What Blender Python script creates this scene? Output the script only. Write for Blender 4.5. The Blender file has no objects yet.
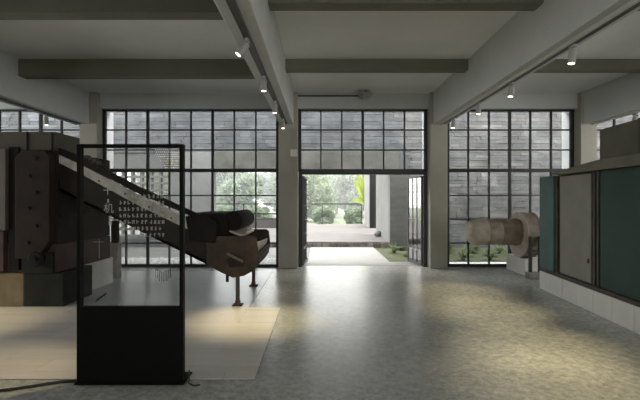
import bpy, bmesh, math, random
from mathutils import Vector, Matrix, Euler
R = random.Random(7)
sc = bpy.context.scene
C = sc.collection
F = 640 * 24 / 36.0            # focal length in pixels
EYE = 1.5

# ------------------------------------------------------------------ camera
cd = bpy.data.cameras.new('camera'); cam = bpy.data.objects.new('camera', cd); C.objects.link(cam)
cd.lens = 24; cd.sensor_width = 36; cd.clip_start = 0.05; cd.clip_end = 300
cam.location = (0, 0, EYE); cam.rotation_euler = (math.pi / 2, 0, 0)
sc.camera = cam

# ------------------------------------------------------------------ sky (even overcast) and exposure
W = bpy.data.worlds.new('overcast_sky'); sc.world = W; W.use_nodes = True
bg = W.node_tree.nodes['Background']
bg.inputs['Color'].default_value = (1.0, 1.0, 0.975, 1); bg.inputs['Strength'].default_value = 1.0
sc.view_settings.view_transform = 'Standard'; sc.view_settings.look = 'None'
sc.view_settings.gamma = 1; sc.view_settings.use_curve_mapping = False
sc.view_settings.exposure = 2.6
SPOT_W = 27.0

def portal(loc, rot, sx, sy):
    l = bpy.data.lights.new('sky_portal', 'AREA'); l.shape = 'RECTANGLE'; l.size = sx; l.size_y = sy
    l.cycles.is_portal = True
    o = bpy.data.objects.new('sky_portal', l); C.objects.link(o); o.location = loc; o.rotation_euler = rot
    return o

# ------------------------------------------------------------------ materials
MATS = {}
def mat(name, col, rough=0.7, col2=None, scale=4.0, detail=6, metal=0.0, bump=0.0, bscale=None, stretch=(1, 1, 1),
        spec=0.5, lo=0.35, hi=0.65, vcol=False, noise_rough=0.0, coat=0.0):
    m = bpy.data.materials.new(name); m.use_nodes = True
    nt = m.node_tree; N = nt.nodes; L = nt.links
    b = N['Principled BSDF']
    b.inputs['Roughness'].default_value = rough; b.inputs['Metallic'].default_value = metal
    b.inputs['Specular IOR Level'].default_value = spec
    b.inputs['Coat Weight'].default_value = coat
    b.inputs['Base Color'].default_value = (*col, 1)
    tc = N.new('ShaderNodeTexCoord'); mp = N.new('ShaderNodeMapping'); mp.inputs['Scale'].default_value = stretch; mp.inputs['Location'].default_value = (3.37, 1.51, 5.73)
    L.new(tc.outputs['Object'], mp.inputs['Vector'])
    src = None
    if col2 is not None:
        n = N.new('ShaderNodeTexNoise'); n.inputs['Scale'].default_value = scale; n.inputs['Detail'].default_value = detail
        n.inputs['Roughness'].default_value = 0.65
        L.new(mp.outputs[0], n.inputs['Vector'])
        r = N.new('ShaderNodeValToRGB')
        r.color_ramp.elements[0].position = lo; r.color_ramp.elements[0].color = (*col, 1)
        r.color_ramp.elements[1].position = hi; r.color_ramp.elements[1].color = (*col2, 1)
        L.new(n.outputs['Fac'], r.inputs['Fac']); src = r.outputs['Color']
        if noise_rough:
            mr = N.new('ShaderNodeMapRange'); mr.inputs['To Min'].default_value = max(0.03, rough - noise_rough)
            mr.inputs['To Max'].default_value = min(1, rough + noise_rough)
            mr.inputs['From Min'].default_value = 0.3; mr.inputs['From Max'].default_value = 0.7
            L.new(n.outputs['Fac'], mr.inputs['Value']); L.new(mr.outputs[0], b.inputs['Roughness'])
    if vcol:
        a = N.new('ShaderNodeAttribute'); a.attribute_name = 'tone'
        mx = N.new('ShaderNodeMix'); mx.data_type = 'RGBA'; mx.blend_type = 'MULTIPLY'; mx.inputs['Factor'].default_value = 1
        if src: L.new(src, mx.inputs[6])
        else: mx.inputs[6].default_value = (*col, 1)
        L.new(a.outputs['Color'], mx.inputs[7]); src = mx.outputs[2]
    if src: L.new(src, b.inputs['Base Color'])
    if bump:
        n2 = N.new('ShaderNodeTexNoise'); n2.inputs['Scale'].default_value = bscale or scale * 6; n2.inputs['Detail'].default_value = 5
        L.new(mp.outputs[0], n2.inputs['Vector'])
        bp = N.new('ShaderNodeBump'); bp.inputs['Strength'].default_value = bump; bp.inputs['Distance'].default_value = 0.02
        L.new(n2.outputs['Fac'], bp.inputs['Height']); L.new(bp.outputs[0], b.inputs['Normal'])
    MATS[name] = m
    return m

def glass_mat(name, tint, refl, ior=1.45, rough=0.02):
    m = bpy.data.materials.new(name); m.use_nodes = True
    nt = m.node_tree; N = nt.nodes; L = nt.links; N.remove(N['Principled BSDF'])
    t = N.new('ShaderNodeBsdfTransparent'); t.inputs['Color'].default_value = (*tint, 1)
    g = N.new('ShaderNodeBsdfGlossy'); g.inputs['Roughness'].default_value = rough; g.inputs['Color'].default_value = (refl, refl, refl, 1)
    fr = N.new('ShaderNodeFresnel'); fr.inputs['IOR'].default_value = ior
    mx = N.new('ShaderNodeMixShader'); L.new(fr.outputs[0], mx.inputs[0]); L.new(t.outputs[0], mx.inputs[1]); L.new(g.outputs[0], mx.inputs[2])
    L.new(mx.outputs[0], N['Material Output'].inputs['Surface']); MATS[name] = m
    return m

def emit_mat(name, col, s):
    m = bpy.data.materials.new(name); m.use_nodes = True
    b = m.node_tree.nodes['Principled BSDF']
    b.inputs['Emission Color'].default_value = (*col, 1); b.inputs['Emission Strength'].default_value = s
    MATS[name] = m; return m

def leaf_mat(name, col, col2):
    m = mat(name, col, 0.6, col2, 0.8, 3, vcol=False)
    N = m.node_tree.nodes; L = m.node_tree.links; b = N['Principled BSDF']
    t = N.new('ShaderNodeBsdfTranslucent'); mx = N.new('ShaderNodeMixShader'); mx.inputs[0].default_value = 0.45
    ramp = [n for n in N if n.type == 'VALTORGB'][0]
    L.new(ramp.outputs['Color'], t.inputs['Color'])
    L.new(b.outputs[0], mx.inputs[1]); L.new(t.outputs[0], mx.inputs[2])
    L.new(mx.outputs[0], N['Material Output'].inputs['Surface'])
    return m

mat('ceiling_paint', (0.60, 0.605, 0.585), 0.8, (0.67, 0.67, 0.65), 0.7, 6, bump=0.08, bscale=14)
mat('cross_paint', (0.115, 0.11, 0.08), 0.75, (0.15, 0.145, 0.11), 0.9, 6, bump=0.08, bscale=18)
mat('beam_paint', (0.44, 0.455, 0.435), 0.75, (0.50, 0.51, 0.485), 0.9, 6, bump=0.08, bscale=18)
mat('column_paint', (0.30, 0.29, 0.24), 0.75, (0.355, 0.34, 0.285), 1.3, 6, bump=0.06, bscale=18)
mat('white_render', (0.80, 0.805, 0.81), 0.8, (0.72, 0.725, 0.73), 2, 5)
mat('floor_concrete', (0.33, 0.345, 0.335), 0.27, (0.47, 0.475, 0.455), 0.9, 4, bump=0.10, bscale=38, spec=0.6, lo=0.2, hi=0.8)
def speckle(m):      # fine aggregate in the polished concrete
    N = m.node_tree.nodes; L = m.node_tree.links; b = N['Principled BSDF']
    src = b.inputs['Base Color'].links[0].from_socket
    n = N.new('ShaderNodeTexNoise'); n.inputs['Scale'].default_value = 16; n.inputs['Detail'].default_value = 4; n.inputs['Roughness'].default_value = 0.8
    L.new([q for q in N if q.type == 'MAPPING'][0].outputs[0], n.inputs['Vector'])
    r = N.new('ShaderNodeValToRGB'); r.color_ramp.elements[0].position = 0.35; r.color_ramp.elements[0].color = (.68, .68, .68, 1)
    r.color_ramp.elements[1].position = 0.65; r.color_ramp.elements[1].color = (1.22, 1.2, 1.15, 1)
    L.new(n.outputs['Fac'], r.inputs['Fac'])
    mx = N.new('ShaderNodeMix'); mx.data_type = 'RGBA'; mx.blend_type = 'MULTIPLY'; mx.inputs['Factor'].default_value = 1
    L.new(src, mx.inputs[6]); L.new(r.outputs['Color'], mx.inputs[7]); L.new(mx.outputs[2], b.inputs['Base Color'])
speckle(MATS['floor_concrete'])
mat('screed_glare', (0.43, 0.46, 0.49), 0.30, (0.50, 0.53, 0.56), 0.8, 5)  # bluish window glare on the screed is mixed into the base colour
mat('plank_pale', (0.54, 0.51, 0.48), 0.38, (0.62, 0.595, 0.57), 2.2, 6, stretch=(1, 9, 1), noise_rough=0.1)
mat('plank_pale_b', (0.57, 0.54, 0.51), 0.36, (0.65, 0.625, 0.60), 2.2, 6, stretch=(1, 9, 1), noise_rough=0.1)
mat('dark_grout', (0.10, 0.09, 0.08), 0.8)
mat('steel_black', (0.022, 0.022, 0.024), 0.45, metal=0.3)
mat('stand_black', (0.003, 0.0032, 0.003), 0.55, spec=0.15)
mat('cable_black', (0.015, 0.015, 0.015), 0.5)
mat('track_white', (0.42, 0.42, 0.38), 0.5)
mat('track_dark', (0.05, 0.05, 0.045), 0.5)
mat('lamp_body', (0.30, 0.295, 0.27), 0.45)
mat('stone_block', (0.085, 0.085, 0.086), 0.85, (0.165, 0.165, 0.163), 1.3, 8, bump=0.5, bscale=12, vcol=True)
mat('wall_core_grey', (0.12, 0.12, 0.122), 0.9, (0.15, 0.15, 0.152), 2, 5)
mat('lintel_grey', (0.075, 0.076, 0.066), 0.85, (0.13, 0.13, 0.115), 1.5, 6)
mat('pale_concrete', (0.20, 0.20, 0.20), 0.85, (0.24, 0.24, 0.24), 2, 5)
mat('pier_grey', (0.155, 0.155, 0.15), 0.85, (0.20, 0.20, 0.195), 1.5, 6, bump=0.1)
mat('dark_wall', (0.055, 0.055, 0.053), 0.85, (0.085, 0.085, 0.081), 1.4, 6, stretch=(1, 1, 3))
mat('path_pale', (0.25, 0.24, 0.228), 0.6, (0.30, 0.288, 0.275), 1.5, 6)
mat('terrace_pink', (0.088, 0.078, 0.074), 0.7, (0.13, 0.118, 0.113), 1.0, 6)
mat('apron_grey', (0.12, 0.12, 0.117), 0.7, (0.17, 0.17, 0.165), 1.5, 6)
mat('riser_stone', (0.045, 0.038, 0.035), 0.8, (0.16, 0.145, 0.135), 5, 3)
mat('riser_dark', (0.05, 0.045, 0.04), 0.9)
mat('soil', (0.03, 0.038, 0.016), 0.95, (0.095, 0.11, 0.05), 5, 6, bump=0.4, bscale=20)
mat('lawn', (0.14, 0.17, 0.10), 0.9, (0.20, 0.225, 0.14), 0.6, 6)
mat('pebble', (0.38, 0.38, 0.37), 0.7, (0.55, 0.55, 0.54), 8, 3)
mat('kerb_white', (0.74, 0.74, 0.72), 0.7, (0.82, 0.82, 0.80), 4, 4)
mat('bark', (0.10, 0.085, 0.065), 0.9, (0.18, 0.15, 0.12), 6, 5)
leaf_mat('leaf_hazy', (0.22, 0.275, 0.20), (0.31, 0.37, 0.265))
leaf_mat('leaf_mid', (0.20, 0.26, 0.155), (0.30, 0.36, 0.23))
leaf_mat('leaf_lime', (0.20, 0.26, 0.055), (0.33, 0.38, 0.10))
leaf_mat('leaf_fern', (0.09, 0.115, 0.045), (0.19, 0.22, 0.09))
leaf_mat('leaf_pale_fern', (0.17, 0.21, 0.11), (0.32, 0.36, 0.23))
# machine paints
mat('rust_dark', (0.010, 0.008, 0.0065), 0.8, (0.024, 0.018, 0.0135), 2.5, 7, spec=0.3, bump=0.15)
mat('rust_panel', (0.016, 0.0105, 0.007), 0.8, (0.030, 0.019, 0.013), 2.0, 7, spec=0.3, bump=0.15)
mat('rust_red', (0.045, 0.022, 0.018), 0.75, (0.075, 0.040, 0.032), 2.5, 6, bump=0.1)
mat('rust_brown', (0.017, 0.0105, 0.006), 0.75, (0.055, 0.033, 0.019), 3.0, 8, bump=0.2)
mat('olive_paint', (0.055, 0.052, 0.036), 0.75, (0.075, 0.07, 0.05), 1.6, 6)
mat('machine_black', (0.005, 0.0046, 0.004), 0.7, (0.011, 0.010, 0.008), 3, 6, spec=0.2)
mat('beige_panel', (0.095, 0.085, 0.068), 0.7, (0.13, 0.115, 0.092), 2, 6)
mat('galvanised', (0.30, 0.29, 0.26), 0.5, (0.60, 0.585, 0.54), 5, 7, metal=0.0, bump=0.1)
mat('pale_plate', (0.50, 0.43, 0.36), 0.6, (0.62, 0.55, 0.47), 6, 5)
mat('bolt_hole', (0.006, 0.005, 0.004), 0.9)
mat('mustard_block', (0.15, 0.115, 0.065), 0.85, (0.21, 0.165, 0.10), 5, 6, bump=0.2)
mat('olive_block', (0.013, 0.0145, 0.012), 0.9, (0.024, 0.026, 0.022), 4, 6, spec=0.3)
mat('plaster_white', (0.60, 0.59, 0.56), 0.8, (0.72, 0.71, 0.68), 3, 6, bump=0.1)
mat('tile_white', (0.62, 0.62, 0.59), 0.6, (0.72, 0.72, 0.69), 1.5, 5)
mat('concrete_post', (0.26, 0.25, 0.22), 0.85, (0.36, 0.35, 0.32), 6, 5)
mat('teal_light', (0.055, 0.112, 0.105), 0.6, (0.075, 0.138, 0.13), 1.5, 6, spec=0.3)
mat('door_steel', (0.10, 0.10, 0.10), 0.5)
mat('grey_beige', (0.165, 0.157, 0.132), 0.6, (0.22, 0.21, 0.18), 1.2, 6)
mat('green_dark', (0.018, 0.045, 0.039), 0.6, (0.030, 0.062, 0.054), 1.1, 6, spec=0.25)
mat('frame_rust', (0.035, 0.032, 0.026), 0.7, (0.06, 0.055, 0.045), 4, 6)
mat('cornice_olive', (0.10, 0.095, 0.07), 0.65, (0.14, 0.13, 0.10), 2, 5)
mat('hood_olive', (0.075, 0.070, 0.048), 0.7, (0.10, 0.095, 0.07), 2, 5)
mat('blower_rust', (0.22, 0.175, 0.13), 0.6, (0.50, 0.43, 0.36), 3.2, 8, bump=0.15, stretch=(0.7, 1, 1))
mat('blower_pale', (0.36, 0.30, 0.24), 0.6, (0.54, 0.48, 0.41), 4, 7, bump=0.1)
mat('blower_dark', (0.18, 0.14, 0.105), 0.6, (0.36, 0.30, 0.24), 4, 7, bump=0.1)
mat('print_white', (0.42, 0.41, 0.38), 0.6)
mat('print_tan', (0.62, 0.45, 0.31), 0.6)
mat('print_pale', (0.85, 0.82, 0.75), 0.6)
mat('print_black', (0.02, 0.02, 0.025), 0.6)
mat('box_white', (0.62, 0.61, 0.57), 0.5)
mat('foot_red', (0.10, 0.028, 0.022), 0.6)
glass_mat('window_glass', (0.93, 0.94, 0.95), 0.35)
glass_mat('door_glass', (0.80, 0.83, 0.83), 1.0, ior=3.4)
glass_mat('stand_glass', (0.93, 0.93, 0.92), 0.9, ior=1.4)
emit_mat('lamp_glow', (1.0, 0.86, 0.62), 3.0)

# ------------------------------------------------------------------ mesh helpers
class MB:
    def __init__(s): s.v = []; s.f = []
    def add(s, vs, fs):
        o = len(s.v); s.v += [tuple(v) for v in vs]; s.f += [tuple(i + o for i in f) for f in fs]; return s
    def box(s, x0, x1, y0, y1, z0, z1):
        vs = [(x, y, z) for z in (z0, z1) for y in (y0, y1) for x in (x0, x1)]
        return s.add(vs, [(0, 2, 3, 1), (4, 5, 7, 6), (0, 1, 5, 4), (2, 6, 7, 3), (0, 4, 6, 2), (1, 3, 7, 5)])
    def obox(s, c, half, rot):      # oriented box
        vs = [Vector(c) + rot @ Vector((x * half[0], y * half[1], z * half[2])) for z in (-1, 1) for y in (-1, 1) for x in (-1, 1)]
        return s.add(vs, [(0, 2, 3, 1), (4, 5, 7, 6), (0, 1, 5, 4), (2, 6, 7, 3), (0, 4, 6, 2), (1, 3, 7, 5)])
    def bar(s, a, b, w, h):         # rectangular bar from a to b
        a = Vector(a); b = Vector(b); d = b - a; q = d.to_track_quat('X', 'Z').to_matrix()
        return s.obox((a + b) / 2, (d.length / 2, w / 2, h / 2), q)
    def lathe(s, c, axis, prof, n=20):   # prof: (dist along axis, radius)
        q = Vector(axis).to_track_quat('Z', 'Y').to_matrix(); c = Vector(c); rings = []; vs = []; fs = []
        for (d, r) in prof:
            if r < 1e-5: rings.append([len(vs)]); vs.append(c + q @ Vector((0, 0, d)))
            else:
                rings.append(list(range(len(vs), len(vs) + n)))
                for k in range(n):
                    a = 2 * math.pi * k / n; vs.append(c + q @ Vector((r * math.cos(a), r * math.sin(a), d)))
        for A, B in zip(rings, rings[1:]):
            for k in range(n):
                k2 = (k + 1) % n
                if len(A) == 1 and len(B) == 1: continue
                if len(A) == 1: fs.append((A[0], B[k2], B[k])[::-1])
                elif len(B) == 1: fs.append((A[k], A[k2], B[0]))
                else: fs.append((A[k], A[k2], B[k2], B[k]))
        if len(rings[0]) > 1: fs.append(tuple(rings[0][::-1]))
        if len(rings[-1]) > 1: fs.append(tuple(rings[-1]))
        return s.add(vs, fs)
    def cyl(s, a, b, r, n=16):
        a = Vector(a); b = Vector(b); return s.lathe(a, b - a, [(0, r), ((b - a).length, r)], n)
    def prism(s, poly, y0, y1):     # poly in (x,z), extruded along y
        n = len(poly); vs = [(x, y0, z) for x, z in poly] + [(x, y1, z) for x, z in poly]
        fs = [tuple(range(n)), tuple(range(2 * n - 1, n - 1, -1))] + [(i, i + n, (i + 1) % n + n, (i + 1) % n) for i in range(n)]
        return s.add(vs, fs)
    def prismx(s, poly, x0, x1):    # poly in (y,z), extruded along x
        n = len(poly); vs = [(x0, y, z) for y, z in poly] + [(x1, y, z) for y, z in poly]
        fs = [tuple(range(n)), tuple(range(2 * n - 1, n - 1, -1))] + [(i, i + n, (i + 1) % n + n, (i + 1) % n) for i in range(n)]
        return s.add(vs, fs)
    def mesh(s, name, m):
        me = bpy.data.meshes.new(name); me.from_pydata(s.v, [], s.f); me.materials.append(MATS[m])
        b = bmesh.new(); b.from_mesh(me); bmesh.ops.recalc_face_normals(b, faces=b.faces); b.to_mesh(me); b.free()
        return me
    def build(s, name, m, parent=None, smooth=False, bevel=0):
        o = bpy.data.objects.new(name, s.mesh(name, m)); C.objects.link(o)
        if parent: o.parent = parent
        if smooth:
            for p in o.data.polygons: p.use_smooth = True
            o.data.set_sharp_from_angle(angle=math.radians(40))
        if bevel:
            bv = o.modifiers.new('bevel', 'BEVEL'); bv.width = bevel; bv.segments = 2; bv.limit_method = 'ANGLE'
        return o
def B(*a): return MB().box(*a)

def inst(me, name, parent, loc=(0, 0, 0), rot=(0, 0, 0), scale=(1, 1, 1)):
    o = bpy.data.objects.new(name, me); C.objects.link(o); o.parent = parent
    o.location = loc; o.rotation_euler = rot; o.scale = scale; return o
def tag(o, label, cat=None, group=None, kind=None):
    o['label'] = label
    if cat: o['category'] = cat
    if group: o['group'] = group
    if kind: o['kind'] = kind
    return o
def empty(name, loc, label, cat, group=None, kind=None, rz=0):
    o = bpy.data.objects.new(name, None); C.objects.link(o); o.location = loc; o.rotation_euler = (0, 0, rz); o.empty_display_size = 0.1
    return tag(o, label, cat, group, kind)
def struct(name, mb, m, label, cat, **k):
    return tag(mb.build(name, m, **k), label, cat, kind='structure')
def at(px, py, d): return Vector(((px - 320) * d / F, d, EYE - (py - 200) * d / F))
def copy_tree(o, parent=None):
    c = o.copy(); C.objects.link(c)
    if o.type == 'LIGHT': c.data = o.data
    c.parent = parent
    for ch in list(o.children): copy_tree(ch, c)
    return c

def lin(a, b, n): return [a + (b - a) * i / n for i in range(n + 1)]

# ================================================================== room shell
XL, XR, YB = -10.6, 10.2, -4.5
CEIL, COLF, WIN = 3.86, 9.32, 9.60
struct('floor', B(XL, XR, YB, 9.75, -0.2, 0.0), 'floor_concrete', 'polished grey concrete floor of the exhibition hall', 'floor')
struct('ceiling', B(XL, XR, YB, 9.95, CEIL, CEIL + 0.25), 'ceiling_paint', 'grey painted concrete ceiling slab between the beams', 'ceiling')
rw = MB(); rw.box(XL, XR, YB - 0.2, YB, 0, 1.2); rw.box(XL, XR, YB - 0.2, YB, 3.1, CEIL); rw.box(XL, -0.5, YB - 0.2, YB, 1.2, 3.1)  # openings behind the camera are added to let in fill light
for xx in lin(2.0, XR - 0.4, 3): rw.box(xx, xx + 0.4, YB - 0.2, YB, 1.2, 3.1)
portal((4.85, YB - 0.1, 2.15), (math.pi / 2, 0, 0), 10.7, 1.9)
struct('wall_rear', rw, 'column_paint', 'painted rear wall of the hall with unseen openings added for fill daylight', 'wall')
# end walls of the hall: sill wall and lintel, wide opening added for more daylight
for nm, x0, x1, lab in (('wall_left', XL - 0.2, XL, 'end wall of the hall beyond the rusty drying machine'), ('wall_right', XR, XR + 0.2, 'end wall of the hall beyond the green machine')):
    m = MB(); m.box(x0, x1, YB, 9.95, 0, 0.5); m.box(x0, x1, YB, 9.95, 3.5, CEIL)
    m.box(x0, x1, YB, 0.6, 0.5, 3.5)
    for yy in (0.6, 3.5, 6.4, 9.4): m.box(x0, x1, yy, yy + 0.35, 0.5, 3.5)
    struct(nm, m, 'column_paint', lab, 'wall')
portal((XL - 0.05, 5.0, 2.0), (0, -math.pi / 2, 0), 3.0, 8.8)
portal((XR + 0.05, 5.0, 2.0), (0, math.pi / 2, 0), 3.0, 8.8)
portal((-0.2, 9.75, 1.78), (-math.pi / 2, 0, 0), 20.4, 3.5)

# back wall head beam
struct('trim_1', B(XL, XR, 9.45, 9.90, 3.53, CEIL), 'beam_paint', 'long grey head beam above the steel windows', 'beam')
# columns
COLS = [(-9.55, -9.15), (-5.26, -4.87), (-0.91, -0.49), (2.41, 2.79), (5.70, 6.05), (9.2, 9.6)]
CN = ['column beyond the far end of the drying machine', 'grey column behind the top of the conveyor', 'grey column between the wide window and the doorway',
      'grey column between the doorway and the blower window', 'grey column behind the green machine hood', 'column at the far end beyond the green machine']
for (x0, x1), lab in zip(COLS, CN):
    c = empty('column', ((x0 + x1) / 2, 9.5, 0), lab, 'column', kind='structure')
    w = (x1 - x0) / 2
    B(-w, w, COLF - 9.5, 0.06, 0, CEIL).build('column_shaft', 'column_paint', c, bevel=0.01)
    B(-w, w, 0.06, 0.56, 0, 4.6).build('outer_face', 'white_render', c)
# longitudinal beams
LB = [(-9.5, -9.2), (-5.35, -5.05), (-0.89, -0.58), (2.48, 2.78), (5.76, 6.06), (9.25, 9.55)]
LN = ['deep ceiling beam out beyond the drying machine', 'deep ceiling beam over the rusty drying machine', 'deep ceiling beam with spotlights left of the doorway',
      'deep ceiling beam with spotlights over the open floor', 'deep ceiling beam over the green machine', 'deep ceiling beam at the far end of the hall']
for (x0, x1), lab in zip(LB, LN):
    struct('ceiling_beam', B(x0, x1, YB, COLF + 0.02, 3.155, CEIL + 0.01), 'beam_paint', lab, 'beam', bevel=0.012)
# cross beams in each bay
rowname = ['nearest the windows', 'nearest the camera', 'overhead', 'far behind']
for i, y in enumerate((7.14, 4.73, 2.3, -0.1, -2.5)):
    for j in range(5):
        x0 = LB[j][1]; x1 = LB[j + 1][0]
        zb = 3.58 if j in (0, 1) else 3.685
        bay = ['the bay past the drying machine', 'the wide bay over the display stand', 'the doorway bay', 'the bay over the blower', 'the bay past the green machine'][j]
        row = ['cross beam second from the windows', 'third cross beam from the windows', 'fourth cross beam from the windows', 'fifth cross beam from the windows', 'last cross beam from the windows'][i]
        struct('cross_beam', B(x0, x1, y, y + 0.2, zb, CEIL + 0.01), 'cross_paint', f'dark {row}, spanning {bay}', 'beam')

# ================================================================== steel windows
ZR = [3.514, 3.075, 2.625, 2.164, 1.601, 1.0725, 0.5325, 0.03]
PANE = {}
def pane_mesh(w, h, m='window_glass', t=0.006):
    k = (round(w, 3), round(h, 3), m)
    if k not in PANE: PANE[k] = B(-w / 2, w / 2, -t / 2, t / 2, -h / 2, h / 2).mesh('pane', m)
    return PANE[k]
def window(name, xs, zs, thick, label, jl=None, jr=None):
    w = empty(name, ((xs[0] + xs[-1]) / 2, WIN, 0), label, 'window', kind='structure')
    ox = (xs[0] + xs[-1]) / 2
    f = MB()
    f.box(xs[0] - (jl or 0.04) - ox, xs[0] + 0.03 - ox, -0.04, 0.04, zs[-1] - 0.03, zs[0] + 0.03)
    f.box(xs[-1] - 0.03 - ox, xs[-1] + (jr or 0.04) - ox, -0.04, 0.04, zs[-1] - 0.03, zs[0] + 0.03)
    f.box(xs[0] - ox, xs[-1] - ox, -0.04, 0.04, zs[0] - 0.02, zs[0] + 0.03)
    f.box(xs[0] - ox, xs[-1] - ox, -0.04, 0.04, zs[-1] - 0.03, zs[-1] + 0.03)
    f.build('frame', 'steel_black', w)
    for i, x in enumerate(xs[1:-1], 1):
        t = 0.027 if i in thick else 0.015
        B(x - t - ox, x + t - ox, -0.03, 0.03, zs[-1], zs[0]).build('mullion', 'steel_black', w)
    for z in zs[1:-1]:
        big = abs(z - 2.164) < 0.01
        t = 0.040 if big else 0.014
        B(xs[0] - ox, xs[-1] - ox, -0.027, 0.027, z - t, z + t).build('transom' if big else 'glazing_bar', 'steel_black', w)
    for a, b in zip(xs, xs[1:]):
        for z1, z0 in zip(zs, zs[1:]):
            inst(pane_mesh(b - a, z1 - z0), 'pane', w, ((a + b) / 2 - ox, 0, (z0 + z1) / 2), (R.uniform(-.006, .006), 0, R.uniform(-.006, .006)))
    return w
window('window_1', lin(-9.10, -5.34, 8), ZR, (2, 4, 6), 'steel grid window behind the top of the drying machine', jr=0.09)
window('window_2', lin(-4.845, -0.955, 8), ZR, (2, 5), 'wide steel grid window behind the conveyor')
window('window_3', lin(-0.45, 2.37, 6), ZR[:4], (3,), 'steel transom window of eighteen panes above the open doorway')
window('window_4', lin(2.87, 5.66, 6), ZR, (3,), 'steel grid window behind the rusty blower', jl=0.09)
window('window_5', lin(6.11, 9.15, 6), ZR, (3,), 'steel grid window behind the green machine hood')
# door frame
df = empty('trim_2', (0.96, WIN, 0), 'black steel frame around the open doorway', 'door frame', kind='structure')
B(-1.44, -1.36, -0.05, 0.05, 0, 2.13).build('jamb', 'steel_black', df); B(1.36, 1.44, -0.05, 0.05, 0, 2.13).build('jamb', 'steel_black', df)
B(-1.36, 1.36, -0.05, 0.05, 2.07, 2.13).build('head', 'steel_black', df)
def leaf(name, loc, ang, label, width=0.70):
    d = empty(name, loc, label, 'door', kind='structure', rz=ang)
    H = 2.05
    f = MB(); f.box(0, 0.022, -.02, .02, 0.02, H); f.box(width - 0.022, width, -.02, .02, 0.02, H)
    f.box(0, width, -.02, .02, H - 0.04, H); f.box(0, width, -.02, .02, 0.02, 0.07); f.build('frame', 'door_steel', d)
    cols = lin(0.035, width - 0.035, 3); rows = lin(0.07, H - 0.04, 6)
    for x in cols[1:-1]: B(x - .006, x + .006, -.016, .016, 0.07, H - 0.04).build('mullion', 'door_steel', d)
    for k, z in enumerate(rows[1:-1]):
        t = 0.03 if k == 0 else 0.006
        B(0.035, width - 0.035, -.015, .015, z - t, z + t).build('glazing_bar', 'door_steel', d)
    for a, b in zip(cols, cols[1:]):
        for z0, z1 in zip(rows, rows[1:]): inst(pane_mesh(b - a, z1 - z0, 'door_glass'), 'pane', d, ((a + b) / 2, 0, (z0 + z1) / 2))
    h = MB(); h.cyl((width - 0.06, -0.02, 1.0), (width - 0.06, -0.06, 1.0), 0.012, 8); h.cyl((width - 0.06, -0.06, 1.0), (width - 0.17, -0.06, 1.0), 0.011, 8)
    h.build('handle', 'track_dark', d)
    return d
leaf('door_1', (-0.39, 9.66, 0), math.radians(86), 'narrow glazed steel door leaf folded open beside the left column')
leaf('door_2', (2.31, 9.66, 0), math.radians(104), 'glazed steel door leaf swung outward toward the mossy bed')

# ================================================================== outside: courtyard, walls, terrace
struct('ground', B(-16, 16, 9.7, 13.62, -0.25, -0.03), 'soil', 'dark mossy soil of the narrow courtyard', 'ground')
struct('path', MB().box(-0.30, 1.69, 9.95, 13.6, -0.2, 0.0), 'path_pale', 'pale smooth path leading from the doorway to the step', 'path')
struct('threshold', B(-0.52, 2.42, 9.75, 10.32, -0.2, 0.003), 'path_pale', 'pale concrete threshold slab in the doorway', 'threshold')
struct('apron', B(-12, -0.31, 11.06, 13.6, -0.2, -0.012), 'apron_grey', 'grey concrete apron between the pebbles and the stone wall', 'paving')
ks = empty('kerb', (4.3, 10.0, 0), 'white kerb stones under the blower window', 'kerb', kind='structure')
for k in range(5): B(-1.85 + k * 0.78, -1.08 + k * 0.78, -0.22, 0.16, -0.1, 0.02).build('stone', 'kerb_white', ks, bevel=0.008)
# pebble strip
pb = MB()
for k in range(2600):
    x = R.uniform(-9.5, -0.55); y = R.uniform(9.82, 11.0); r = R.uniform(0.022, 0.045); z = R.uniform(-0.01, 0.02)
    q = [(x + r * math.cos(a) * R.uniform(.8, 1.2), y + r * math.sin(a) * R.uniform(.8, 1.2), z) for a in (0, 1.57, 3.14, 4.71)]
    pb.add(q + [(x, y, z + r * .7)], [(0, 1, 4), (1, 2, 4), (2, 3, 4), (3, 0, 4)])
pb.box(-9.6, -0.53, 9.78, 11.05, -0.1, -0.008)
tag(pb.build('pebbles', 'pebble'), 'white pebbles strewn along the foot of the wide window', 'pebbles', kind='stuff')

# far courtyard wall, Y = 13.6
YW = 13.6
wall = empty('wall_courtyard', (0, YW, 0), 'rough grey stone courtyard wall with a wide opening', 'wall', kind='structure')
OX0, OX1, OZ = -3.41, 2.23, 2.46
LX0, LX1, LZ0, LZ1 = -6.95, -4.85, 0.35, 2.46
core = MB()
core.box(-15, LX0, 0.06, 0.40, -0.2, 6.2); core.box(LX0, LX1, 0.06, 0.40, -0.2, LZ0); core.box(LX0, OX0, 0.06, 0.40, LZ1, 6.2)
core.box(OX0, OX1, 0.06, 0.40, 3.05, 6.2); core.box(OX1, 15, 0.06, 0.40, -0.2, 6.2)
core.build('wall_core', 'wall_core_grey', wall)
B(LX1, OX0, -0.02, 0.42, -0.2, 3.02).build('pier', 'pier_grey', wall, bevel=0.01)
B(OX0, OX1 + 0.3, -0.03, 0.44, OZ, 3.05).build('lintel', 'lintel_grey', wall, bevel=0.01)
B(OX1, OX1 + 0.65, -0.02, 0.05, -0.2, OZ).build('dark_panel', 'dark_wall', wall)
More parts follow.
